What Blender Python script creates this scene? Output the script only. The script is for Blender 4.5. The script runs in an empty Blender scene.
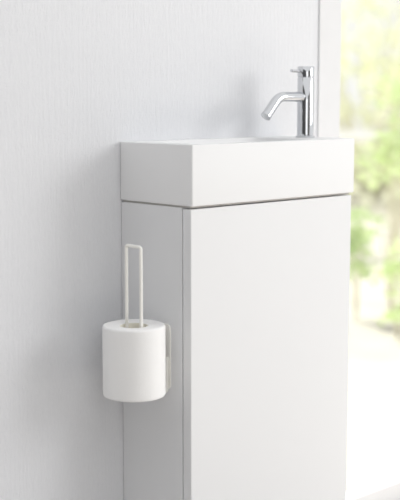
import bpy, bmesh, math, random
from mathutils import Vector, Matrix
random.seed(4)
S = bpy.context.scene
C = S.collection
S.view_settings.view_transform = 'Standard'
S.view_settings.look = 'None'

# ------------------------------------------------------------ materials
def mat(name, col, rough=0.5, metal=0.0, spec=0.5, var=0.0, vscale=30, bump=0.0, bscale=200, stretch=(1,1,1), coat=0.0):
    m = bpy.data.materials.new(name); m.use_nodes = True
    nt = m.node_tree; b = nt.nodes['Principled BSDF']
    b.inputs['Base Color'].default_value = (*col, 1)
    b.inputs['Roughness'].default_value = rough
    b.inputs['Metallic'].default_value = metal
    b.inputs['Specular IOR Level'].default_value = spec
    b.inputs['Coat Weight'].default_value = coat
    tc = nt.nodes.new('ShaderNodeTexCoord'); mp = nt.nodes.new('ShaderNodeMapping')
    mp.inputs['Scale'].default_value = stretch
    nt.links.new(tc.outputs['Object'], mp.inputs['Vector'])
    if var > 0:
        n = nt.nodes.new('ShaderNodeTexNoise'); n.inputs['Scale'].default_value = vscale; n.inputs['Detail'].default_value = 4
        nt.links.new(mp.outputs[0], n.inputs['Vector'])
        r = nt.nodes.new('ShaderNodeValToRGB')
        r.color_ramp.elements[0].position = 0.3; r.color_ramp.elements[1].position = 0.7
        r.color_ramp.elements[0].color = (*[c*(1-var) for c in col], 1)
        r.color_ramp.elements[1].color = (*[min(1, c*(1+var)) for c in col], 1)
        nt.links.new(n.outputs['Fac'], r.inputs[0]); nt.links.new(r.outputs[0], b.inputs['Base Color'])
    if bump > 0:
        n = nt.nodes.new('ShaderNodeTexNoise'); n.inputs['Scale'].default_value = bscale; n.inputs['Detail'].default_value = 3
        nt.links.new(mp.outputs[0], n.inputs['Vector'])
        bp = nt.nodes.new('ShaderNodeBump'); bp.inputs['Strength'].default_value = bump; bp.inputs['Distance'].default_value = 0.001
        nt.links.new(n.outputs['Fac'], bp.inputs['Height']); nt.links.new(bp.outputs[0], b.inputs['Normal'])
    return m

def wallpaper():
    m = bpy.data.materials.new('woodgrain_wallpaper'); m.use_nodes = True
    nt = m.node_tree; N = nt.nodes.new; L = nt.links.new; b = nt.nodes['Principled BSDF']
    b.inputs['Roughness'].default_value = 0.6; b.inputs['Specular IOR Level'].default_value = 0.25
    tc = N('ShaderNodeTexCoord')
    def noise(sc, scale, det=4, dist=0.0):
        mp = N('ShaderNodeMapping'); mp.inputs['Scale'].default_value = sc; L(tc.outputs['Object'], mp.inputs['Vector'])
        n = N('ShaderNodeTexNoise'); n.inputs['Scale'].default_value = scale; n.inputs['Detail'].default_value = det
        n.inputs['Distortion'].default_value = dist; L(mp.outputs[0], n.inputs['Vector']); return n.outputs['Fac']
    fine = noise((1, 1, 0.22), 380, 3, 0.8)
    broad = noise((1, 1, 0.11), 170, 3, 1.4)
    cross = noise((1, 1, 1.6), 280, 2, 0.8)
    patch = noise((1, 1, 0.35), 14, 2, 0.5)
    mp = N('ShaderNodeMapping'); mp.inputs['Scale'].default_value = (1, 1, 0.16); L(tc.outputs['Object'], mp.inputs['Vector'])
    w = N('ShaderNodeTexWave'); w.wave_type = 'BANDS'; w.bands_direction = 'X'; w.inputs['Scale'].default_value = 28
    w.inputs['Distortion'].default_value = 16; w.inputs['Detail'].default_value = 3; w.inputs['Detail Scale'].default_value = 0.5
    L(mp.outputs[0], w.inputs['Vector'])
    def mul(a, k):
        n = N('ShaderNodeMath'); n.operation = 'MULTIPLY'; L(a, n.inputs[0]); n.inputs[1].default_value = k; return n.outputs[0]
    def mulv(a, c):
        n = N('ShaderNodeMath'); n.operation = 'MULTIPLY'; L(a, n.inputs[0]); L(c, n.inputs[1]); return n.outputs[0]
    def add(a, c):
        n = N('ShaderNodeMath'); n.operation = 'ADD'; L(a, n.inputs[0]); L(c, n.inputs[1]); return n.outputs[0]
    h = add(add(mul(fine, 0.80), mul(broad, 0.50)), add(mul(cross, 0.60), mul(mulv(w.outputs['Fac'], patch), 0.26)))
    bp = N('ShaderNodeBump'); bp.inputs['Strength'].default_value = 0.65; bp.inputs['Distance'].default_value = 0.0014
    L(h, bp.inputs['Height']); L(bp.outputs[0], b.inputs['Normal'])
    r = N('ShaderNodeValToRGB'); r.color_ramp.elements[0].position = 0.3; r.color_ramp.elements[1].position = 0.7
    r.color_ramp.elements[0].color = (0.785, 0.793, 0.818, 1); r.color_ramp.elements[1].color = (0.812, 0.82, 0.842, 1)
    L(fine, r.inputs[0]); L(r.outputs[0], b.inputs['Base Color'])
    return m

def leafmat(name, c1, c2):
    m = bpy.data.materials.new(name); m.use_nodes = True
    nt = m.node_tree; N = nt.nodes.new; L = nt.links.new
    out = nt.nodes['Material Output']; nt.nodes.remove(nt.nodes['Principled BSDF'])
    tc = N('ShaderNodeTexCoord'); n = N('ShaderNodeTexNoise'); n.inputs['Scale'].default_value = 9
    L(tc.outputs['Object'], n.inputs['Vector'])
    r = N('ShaderNodeValToRGB'); r.color_ramp.elements[0].position = 0.35; r.color_ramp.elements[1].position = 0.65
    r.color_ramp.elements[0].color = (*c1, 1); r.color_ramp.elements[1].color = (*c2, 1)
    L(n.outputs['Fac'], r.inputs[0])
    d = N('ShaderNodeBsdfDiffuse'); t = N('ShaderNodeBsdfTranslucent'); x = N('ShaderNodeMixShader'); x.inputs[0].default_value = 0.5
    L(r.outputs[0], d.inputs[0]); L(r.outputs[0], t.inputs[0]); L(d.outputs[0], x.inputs[1]); L(t.outputs[0], x.inputs[2])
    L(x.outputs[0], out.inputs[0]); return m

def glassmat():
    m = bpy.data.materials.new('window_glass'); m.use_nodes = True
    nt = m.node_tree; N = nt.nodes.new; L = nt.links.new
    out = nt.nodes['Material Output']; nt.nodes.remove(nt.nodes['Principled BSDF'])
    t = N('ShaderNodeBsdfTransparent'); g = N('ShaderNodeBsdfGlossy'); g.inputs['Roughness'].default_value = 0.02
    x = N('ShaderNodeMixShader'); x.inputs[0].default_value = 0.04
    L(t.outputs[0], x.inputs[1]); L(g.outputs[0], x.inputs[2]); L(x.outputs[0], out.inputs[0]); return m

M_wall = wallpaper()
M_added_wall = mat('charcoal_added_wall', (0.07, 0.07, 0.072), 0.8, var=0.05)  # for the added walls, kept dark so the chrome reflects dark streaks
M_trim = mat('white_trim', (0.80, 0.802, 0.81), 0.7, spec=.2, var=0.01)
M_floor = mat('pale_oak_floor', (0.58, 0.55, 0.52), 0.6, var=0.10, vscale=12, stretch=(1, 8, 1))
M_basin = mat('white_basin_resin', (0.87, 0.872, 0.875), 0.5, spec=.35, var=0.006, vscale=5)
M_cab = mat('white_lacquer', (0.835, 0.842, 0.854), 0.45, spec=.35, var=0.006, vscale=4)
M_door = mat('white_satin_door', (0.845, 0.85, 0.86), 0.4, spec=.35, var=0.006, vscale=4)
M_rail = mat('beige_edge', (0.50, 0.48, 0.46), 0.6, var=0.05)
M_chrome = mat('chrome', (0.66, 0.67, 0.69), 0.05, metal=1.0, var=0.01)
M_wire = mat('cream_powder_coat', (0.985, 0.972, 0.925), 0.42, var=0.008)
M_paper = mat('tissue_paper', (0.985, 0.982, 0.976), 0.95, spec=0.1, var=0.006, vscale=120, bump=0.3, bscale=450)
M_core = mat('cardboard_core', (0.97, 0.94, 0.84), 0.9, var=0.03, vscale=80)
M_pave = mat('sunlit_paving', (0.44, 0.425, 0.37), 0.9, var=0.12, vscale=2.5)
M_fence = mat('white_paint', (0.9, 0.9, 0.88), 0.6, var=0.02)
M_leafA = leafmat('bright_leaf', (0.60, 0.72, 0.38), (0.80, 0.88, 0.56))
M_leafB = leafmat('mid_leaf', (0.54, 0.68, 0.36), (0.74, 0.82, 0.52))
M_leafC = leafmat('pale_leaf', (0.82, 0.85, 0.62), (0.92, 0.93, 0.76))
M_bark = mat('bark', (0.72, 0.68, 0.54), 0.9, var=0.1)
M_glass = glassmat()

# ------------------------------------------------------------ mesh helpers
def obj(name, bm, m, parent=None, smooth=False):
    bmesh.ops.recalc_face_normals(bm, faces=bm.faces[:])
    me = bpy.data.meshes.new(name); bm.to_mesh(me); bm.free()
    me.materials.append(m)
    if smooth:
        for p in me.polygons: p.use_smooth = True
        if smooth == 'auto':
            me.set_sharp_from_angle(angle=math.radians(40))
    o = bpy.data.objects.new(name, me); C.objects.link(o)
    if parent is not None: o.parent = parent
    return o
def box(bm, x0, x1, y0, y1, z0, z1, bev=0.0, seg=2):
    t = bmesh.new()
    bmesh.ops.create_cube(t, size=1)
    bmesh.ops.scale(t, vec=(x1-x0, y1-y0, z1-z0), verts=t.verts)
    bmesh.ops.translate(t, vec=((x0+x1)/2, (y0+y1)/2, (z0+z1)/2), verts=t.verts)
    if bev: bmesh.ops.bevel(t, geom=t.edges[:], offset=bev, segments=seg, affect='EDGES', profile=0.5)
    me = bpy.data.meshes.new('t'); t.to_mesh(me); t.free(); bm.from_mesh(me); bpy.data.meshes.remove(me)
def bx(*a, **k):
    bm = bmesh.new(); box(bm, *a, **k); return bm
def tube(bm, pts, r, seg=20, cap=True, closed=False):
    pts = [Vector(p) for p in pts]; n = len(pts)
    rs = r if isinstance(r, (list, tuple)) else [r]*n
    rings = []; up = None
    for i, p in enumerate(pts):
        if closed: d = pts[(i+1) % n]-pts[i-1]
        else: d = pts[min(i+1, n-1)]-pts[max(i-1, 0)]
        d.normalize()
        if up is None:
            up = Vector((0, 0, 1)) if abs(d.z) < .9 else Vector((1, 0, 0))
        up = (up-d*up.dot(d)).normalized(); s = d.cross(up)
        rings.append([bm.verts.new(p+(up*math.cos(a)+s*math.sin(a))*rs[i]) for a in [2*math.pi*k/seg for k in range(seg)]])
    for i in range(n if closed else n-1):
        A, B = rings[i], rings[(i+1) % n]
        for k in range(seg): bm.faces.new((A[k], A[(k+1) % seg], B[(k+1) % seg], B[k]))
    if cap and not closed: bm.faces.new(rings[0][::-1]); bm.faces.new(rings[-1])
def lathe(bm, prof, cx=0, cy=0, seg=64, closed=False):
    rings = []
    for r, z in prof:
        if r < 1e-6: rings.append([bm.verts.new((cx, cy, z))])
        else: rings.append([bm.verts.new((cx+r*math.cos(2*math.pi*k/seg), cy+r*math.sin(2*math.pi*k/seg), z)) for k in range(seg)])
    pairs = [(i, i+1) for i in range(len(rings)-1)]
    if closed: pairs.append((len(rings)-1, 0))
    for i, j in pairs:
        A, B = rings[i], rings[j]
        for k in range(seg):
            k2 = (k+1) % seg
            if len(A) == 1: bm.faces.new((A[0], B[k2], B[k]))
            elif len(B) == 1: bm.faces.new((A[k], A[k2], B[0]))
            else: bm.faces.new((A[k], A[k2], B[k2], B[k]))
def rrect(x0, x1, y0, y1, r, z, n=8):
    out = []
    for cx, cy, a0 in ((x1-r, y1-r, 0), (x0+r, y1-r, 90), (x0+r, y0+r, 180), (x1-r, y0+r, 270)):
        for k in range(n+1):
            a = math.radians(a0+90*k/n); out.append((cx+r*math.cos(a), cy+r*math.sin(a), z))
    return out
def stack(bm, loops, cap0=True, cap1=True):
    rs = [[bm.verts.new(p) for p in l] for l in loops]; n = len(rs[0])
    for A, B in zip(rs, rs[1:]):
        for k in range(n): bm.faces.new((A[k], A[(k+1) % n], B[(k+1) % n], B[k]))
    if cap0: bm.faces.new(rs[0][::-1])
    if cap1: bm.faces.new(rs[-1])
def arc(c, r, a0, a1, n, plane):
    o = []
    for k in range(n+1):
        a = math.radians(a0+(a1-a0)*k/n); u, v = r*math.cos(a), r*math.sin(a)
        o.append(plane(c, u, v))
    return o
def thing(name, label, cat, loc=(0, 0, 0), group=None):
    o = bpy.data.objects.new(name, None); C.objects.link(o); o.location = loc; o.empty_display_size = .05
    o['label'] = label; o['category'] = cat
    if group: o['group'] = group
    return o
def struct(name, bm, m, parent=None):
    o = obj(name, bm, m, parent)
    if parent is None: o['kind'] = 'structure'
    return o

# ------------------------------------------------------------ the setting
XE = 0.503; XO = 0.568; XR = 1.95
bm = bmesh.new()
box(bm, -2.6, XO, 0, .12, 0, 2.6); box(bm, XR, 3.2, 0, .12, 0, 2.6); box(bm, XO, XR, 0, .12, 2.15, 2.6)
struct('wall_back', bm, M_wall)
struct('wall_left_added', bx(-2.72, -2.6, -4.0, .12, 0, 2.6), M_added_wall)  # unseen wall added as dark surroundings for the tap to reflect
struct('wall_front_added', bx(-2.72, 1.2, -4.12, -4.0, 0, 2.6), M_added_wall)  # second unseen dark wall added for the chrome, open on the right for light
struct('floor', bx(-2.6, 3.2, -4.0, .12, -.06, 0), M_floor)
bm = bmesh.new(); box(bm, XE, XO, -.0035, 0, 0, 2.21, bev=.001); struct('trim_1', bm, M_trim)
bm = bmesh.new(); box(bm, XR, XR+.064, -.0035, 0, 0, 2.21, bev=.001); struct('trim_2', bm, M_trim)
bm = bmesh.new(); box(bm, XO, XR, -.0035, 0, 2.15, 2.21, bev=.001); struct('trim_3', bm, M_trim)
bm = bmesh.new(); box(bm, -2.6, XE, -.01, 0, 0, .07, bev=.002); struct('baseboard_back', bm, M_trim)
bm = bmesh.new()
box(bm, XO, XO+.04, .05, .09, 0.0, 2.15); box(bm, XR-.04, XR, .05, .09, 0.0, 2.15)
box(bm, XO+.04, XR-.04, .05, .09, 0.0, .05); box(bm, XO+.04, XR-.04, .05, .09, 2.10, 2.15)
win = struct('window_1', bm, M_trim)
obj('window_pane', bx(XO+.04, XR-.04, .068, .072, .05, 2.10), M_glass, win)
struct('ground', bx(-6, 22, .12, 26, -.10, -.04), M_pave)

# ------------------------------------------------------------ cabinet
ZT = .85; ZB = .753; D = .1755; W = .402
cab = thing('vanity_cabinet', 'slim white cabinet with one flat door under the washbasin', 'cabinet', (0, 0, 0))
bm = bmesh.new()
x0, x1, yb, yf = .002, W-.002, -.001, -.1500
box(bm, x0, x0+.016, yf, yb, .06, .7498, bev=.0006)
box(bm, x1-.016, x1, yf, yb, .06, .7498, bev=.0006)
box(bm, x0+.016, x1-.016, yb-.008, yb, .06, .7498)
box(bm, x0+.016, x1-.016, yf+.001, yb-.008, .06, .076)
box(bm, x0+.016, x1-.016, yf+.001, yb-.008, .733, .7498)
obj('body', bm, M_cab, cab)
obj('door', bx(x0, x1, -.1710, -.1520, .062, .7482, bev=.0012, seg=3), M_door, cab)
obj('top_rail', bx(x0+.0025, x1-.0025, -.1675, -.004, .7498, ZB-.0002), M_rail, cab)
obj('plinth', bx(x0+.012, x1-.012, -.13, -.004, 0, .06), M_cab, cab)

# ------------------------------------------------------------ washbasin
bas = thing('washbasin', 'white rectangular slab washbasin fitted on the cabinet against the wall', 'sink', (0, 0, 0))
bm = bmesh.new()
o = lambda i, z, r: rrect(0+i, W-i, -D+i, -.0005-i, r, z)
q = lambda i, z, r: rrect(.035+i, .318-i, -D+.018+i, -.022-i, r, z)
dr = lambda r, z: rrect(.262-r, .262+r, -.088-r, -.088+r, r*.999, z)
stack(bm, [o(.0015, ZB, .002), o(0, ZB+.0015, .003), o(0, ZT-.0018, .003), o(.0005, ZT-.0006, .003), o(.0018, ZT, .003),
           q(-.003, ZT, .022), q(-.0008, ZT-.0009, .021), q(0, ZT-.003, .020), q(.003, ZT-.045, .020), q(.007, ZT-.058, .02), q(.016, ZT-.064, .022), dr(.021, ZT-.067), dr(.020, ZT-.075)], True, True)
obj('basin', bm, M_basin, bas, smooth='auto')
bm = bmesh.new(); lathe(bm, [(.006, ZT-.0660), (.0195, ZT-.0655), (.0198, ZT-.067), (.0198, ZT-.0745), (.006, ZT-.0745)], .262, -.088, 32, closed=True)
d_ = obj('drain', bm, M_chrome, bas, smooth='auto'); d_['label'] = 'round chrome drain'

# ------------------------------------------------------------ tap
TX, TY = .367, -.088
tap = thing('basin_tap', 'chrome cylindrical single lever tap standing on the right end of the washbasin', 'tap', (TX, TY, ZT))
bm = bmesh.new()
lathe(bm, [(0, 0), (.0170, 0), (.0176, .001), (.0176, .0030), (.0166, .0036), (.0154, .0040), (.0154, .1075), (.0147, .1085), (0, .1085)], seg=64)
obj('body', bm, M_chrome, tap, smooth='auto')
bm = bmesh.new()
lathe(bm, [(0, .1085), (.0144, .1085), (.0144, .1095), (.0154, .1100), (.0154, .1270), (.0146, .1280), (0, .1280)], seg=64)
cp = obj('handle', bm, M_chrome, tap, smooth='auto')
bm = bmesh.new(); tube(bm, [(-.012, 0, .1190), (-.042, -.002, .1198), (-.0425, -.002, .1198)], [.0028, .0028, .002], 16)
obj('lever', bm, M_chrome, cp, smooth='auto')
P = lambda c, u, v: (c[0]+u, 0, c[1]+v)
R_ = .033; zc = .0735
pts = [(-.012, 0, zc), (-.03, 0, zc), (-.056, 0, zc)] + arc((-.0585, zc-R_), R_, 91, 136, 16, P)
a = math.radians(136)
e = Vector(pts[-1]); tng = Vector((-math.sin(a), 0, math.cos(a)))
end = e + tng*.030
pts += [tuple(e+tng*.013), tuple(end)]
bm = bmesh.new(); tube(bm, pts, .0090, 28)
sp = obj('spout', bm, M_chrome, tap, smooth='auto')
bm = bmesh.new(); tube(bm, [end-tng*.001, end+tng*.0005, end+tng*.0040, end+tng*.0045], [.0090, .0094, .0094, .0084], 28)
obj('aerator', bm, M_chrome, sp, smooth='auto')

# ------------------------------------------------------------ toilet roll holder (stuck to the cabinet side)
HX, HY, HZ = -.062, -.1065, .450
XS = x0
hold = thing('toilet_roll_holder', 'cream wire holder on the cabinet side, its tall loop rising through the paper roll', 'toilet roll holder', (XS, HY, HZ))
bm = bmesh.new()
yz = [(y, z) for (y, z, _) in rrect(-.0170, .030, .0, .108, .008, 0)]
stack(bm, [[(xx, y, z) for y, z in yz] for xx in (0, -.0026)])
obj('mounting_plate', bm, M_wire, hold, smooth='auto')
wr = .0027; g = .0176; lx = HX-XS; zt = .2400; zbm = -wr-.0004; cr = .0045; gp = .0125
def side(s):
    p = [(-.0026-wr, s*gp, .055), (-.0026-wr, s*gp, .02), (-.0026-wr, s*gp, zbm+.005)]
    p += [(-.0026-wr-.005+.005*math.cos(t), s*gp, zbm+.005-.005*math.sin(t)) for t in [math.radians(k*15) for k in range(1, 7)]]
    p += [(lx+.005, s*g, zbm)]
    p += [(lx+.005-.005*math.sin(t), s*g, zbm+.005-.005*math.cos(t)) for t in [math.radians(k*15) for k in range(1, 7)]]
    p += [(lx, s*g, .1), (lx, s*g, zt-cr)]
    p += [(lx, s*(g-cr+cr*math.cos(t)), zt-cr+cr*math.sin(t)) for t in [math.radians(k*15) for k in range(1, 7)]]
    return p
bm = bmesh.new(); tube(bm, side(-1)+side(1)[::-1], wr, 16)
obj('wire_loop', bm, M_wire, hold, smooth='auto')

# ------------------------------------------------------------ toilet roll
roll = thing('toilet_roll', 'full white toilet paper roll standing upright on the wire holder beside the cabinet', 'toilet roll', (HX, HY, HZ))
bm = bmesh.new(); H = .1145; RR = .0502; ri = .0225
prof = [(ri, .0015), (ri+.001, .0003), (RR-.003, 0), (RR-.0009, .0006), (RR-.0001, .002), (RR, .004)]
prof += [(RR, .004+(H-.008)*k/10) for k in range(1, 11)]
prof += [(RR-.0002, H-.0026), (RR-.0012, H-.0009), (RR-.0034, H-.0001)]
prof += [(RR-.0034-(RR-.0034-ri-.001)*k/10, H-.0002-.0004*(k % 2)-.0010*(k/10)) for k in range(1, 10)]
prof += [(ri+.0008, H-.0014), (ri, H-.003)]
lathe(bm, prof, seg=96, closed=True)
for v in bm.verts:                       # soft, slightly uneven winding
    a = math.atan2(v.co.y, v.co.x); r = math.hypot(v.co.x, v.co.y)
    if r > RR-.006:
        k = 1+.004*math.sin(3*a+1)+.0014*math.sin(7*a+30*v.co.z)
        v.co.x *= k; v.co.y *= k
obj('paper', bm, M_paper, roll, smooth='auto')
bm = bmesh.new(); lathe(bm, [(ri-.0002, .001), (ri-.0002, H-.002), (ri-.0010, H-.002), (ri-.0010, .001)], seg=64, closed=True)
co = obj('core', bm, M_core, roll, smooth='auto'); co['label'] = 'cream cardboard core'

# ------------------------------------------------------------ garden beyond the window
cam_loc = Vector((-1.257, -1.503, .927))
F = Vector((.692, .722)); Rv = Vector((.722, -.692))
def at(px, depth):
    lat = (px-200)/1182*depth
    return (cam_loc.x+F.x*depth+Rv.x*lat, cam_loc.y+F.y*depth+Rv.y*lat)
def shrub(name, label, px, depth, w, z0, z1, n, leaf, m, cl=16, gauss=.35, cat='shrub'):
    x, y = at(px, depth); base = -.04
    t = thing(name, label, cat, (x, y, base))
    cs = []
    for _ in range(cl):
        a = random.uniform(0, 2*math.pi); r = w*math.sqrt(random.random())*.8
        cs.append(Vector((r*math.cos(a), r*math.sin(a), random.uniform(z0, z1)-base)))
    V = []; Fc = []
    for _ in range(n):
        c = random.choice(cs); s = w*gauss
        p = c+Vector((random.gauss(0, s), random.gauss(0, s), random.gauss(0, s*.7)))
        if p.z < .05: p.z = .05+random.random()*.1
        d = Vector([random.gauss(0, 1) for _ in range(3)]).normalized(); e2 = d.orthogonal().normalized()
        l = leaf*random.uniform(.7, 1.3); k = len(V)
        V += [p-d*l/2, p+e2*l*.28, p+d*l/2, p-e2*l*.28]; Fc.append((k, k+1, k+2, k+3))
    me = bpy.data.meshes.new('foliage'); me.from_pydata(V, [], Fc); me.materials.append(m)
    f = bpy.data.objects.new('foliage', me); C.objects.link(f); f.parent = t
    bm = bmesh.new(); tw = min(w, .6)
    for c in cs: tube(bm, [(c.x*.05, c.y*.05, 0), (c.x*.4, c.y*.4, c.z*.55), tuple(c)], [.024*tw, .016*tw, .003], 6)
    obj('branches', bm, M_bark, t, smooth=True)
    return t
shrub('garden_shrub', 'bright green leafy shrub outside nearest the window at its right edge', 396, 5.2, .17, .55, 0.98, 420, .060, M_leafA, 16)
shrub('garden_shrub', 'low darker green shrub outside just right of the cabinet door', 361, 5.0, .09, .12, .42, 260, .050, M_leafB, 9)
shrub('garden_shrub', 'small mid green shrub low on the paving at the right edge', 402, 4.6, .08, .05, .34, 180, .045, M_leafA, 7)
shrub('garden_tree', 'pale yellow green tree filling the distance behind the white fence', 372, 11, 1.6, .3, 2.4, 3200, .15, M_leafC, 34, gauss=.22, cat='tree')
fx, fy = at(372, 7.2)
fen = thing('garden_fence', 'white painted rail fence across the garden behind the shrubs', 'fence', (fx, fy, -.04))
fen.rotation_euler.z = math.radians(-44)
obj('rail', bx(-2.5, 2.5, -.02, .02, .695, .750, bev=.003), M_fence, fen)
obj('rail', bx(-2.5, 2.5, -.02, .02, .12, .15, bev=.003), M_fence, fen)
for k in range(6): obj('post', bx(-2.0+k*.85, -1.95+k*.85, -.03, .03, 0, .695, bev=.003), M_fence, fen)

# ------------------------------------------------------------ light
w = bpy.data.worlds.new('sky'); S.world = w; w.use_nodes = True
bg = w.node_tree.nodes['Background']; bg.inputs[0].default_value = (.99, .992, .995, 1); bg.inputs[1].default_value = .97
def area(name, loc, tgt, size, e, col=(1, 1, 1)):
    l = bpy.data.lights.new(name, 'AREA'); l.energy = e; l.size = size; l.color = col
    o = bpy.data.objects.new(name, l); C.objects.link(o); o.location = loc
    o.rotation_euler = (Vector(tgt)-Vector(loc)).to_track_quat('-Z', 'Y').to_euler(); return o
area('area_light', (2.2, -2.6, 1.7), (.0, 0, .5), 1.3, 31, (1, .997, .99))
area('area_light', (-1.6, -3.2, 1.5), (.0, 0, .45), 1.6, 12, (1, 1, 1))  # soft fill lamp added out of view to brighten the lower left
sun = bpy.data.lights.new('sun', 'SUN'); sun.energy = 6.8; sun.angle = .02; sun.color = (1, .98, .92)
so = bpy.data.objects.new('sun', sun); C.objects.link(so)
so.rotation_euler = Vector((-.15, -1, -1.3)).to_track_quat('-Z', 'Y').to_euler()

# ------------------------------------------------------------ camera
cd = bpy.data.cameras.new('camera'); cam = bpy.data.objects.new('camera', cd); C.objects.link(cam)
cam.location = cam_loc + Vector((.722, -.692, 0))*.0015
t = math.radians(7.54); vd = Vector((F.x*math.cos(t), F.y*math.cos(t), -math.sin(t)))
cam.rotation_euler = vd.to_track_quat('-Z', 'Y').to_euler()
cd.sensor_fit = 'HORIZONTAL'; cd.sensor_width = 36; cd.lens = 36*1172/400
cd.dof.use_dof = True; cd.dof.focus_distance = 1.97; cd.dof.aperture_fstop = 3.8
S.camera = cam
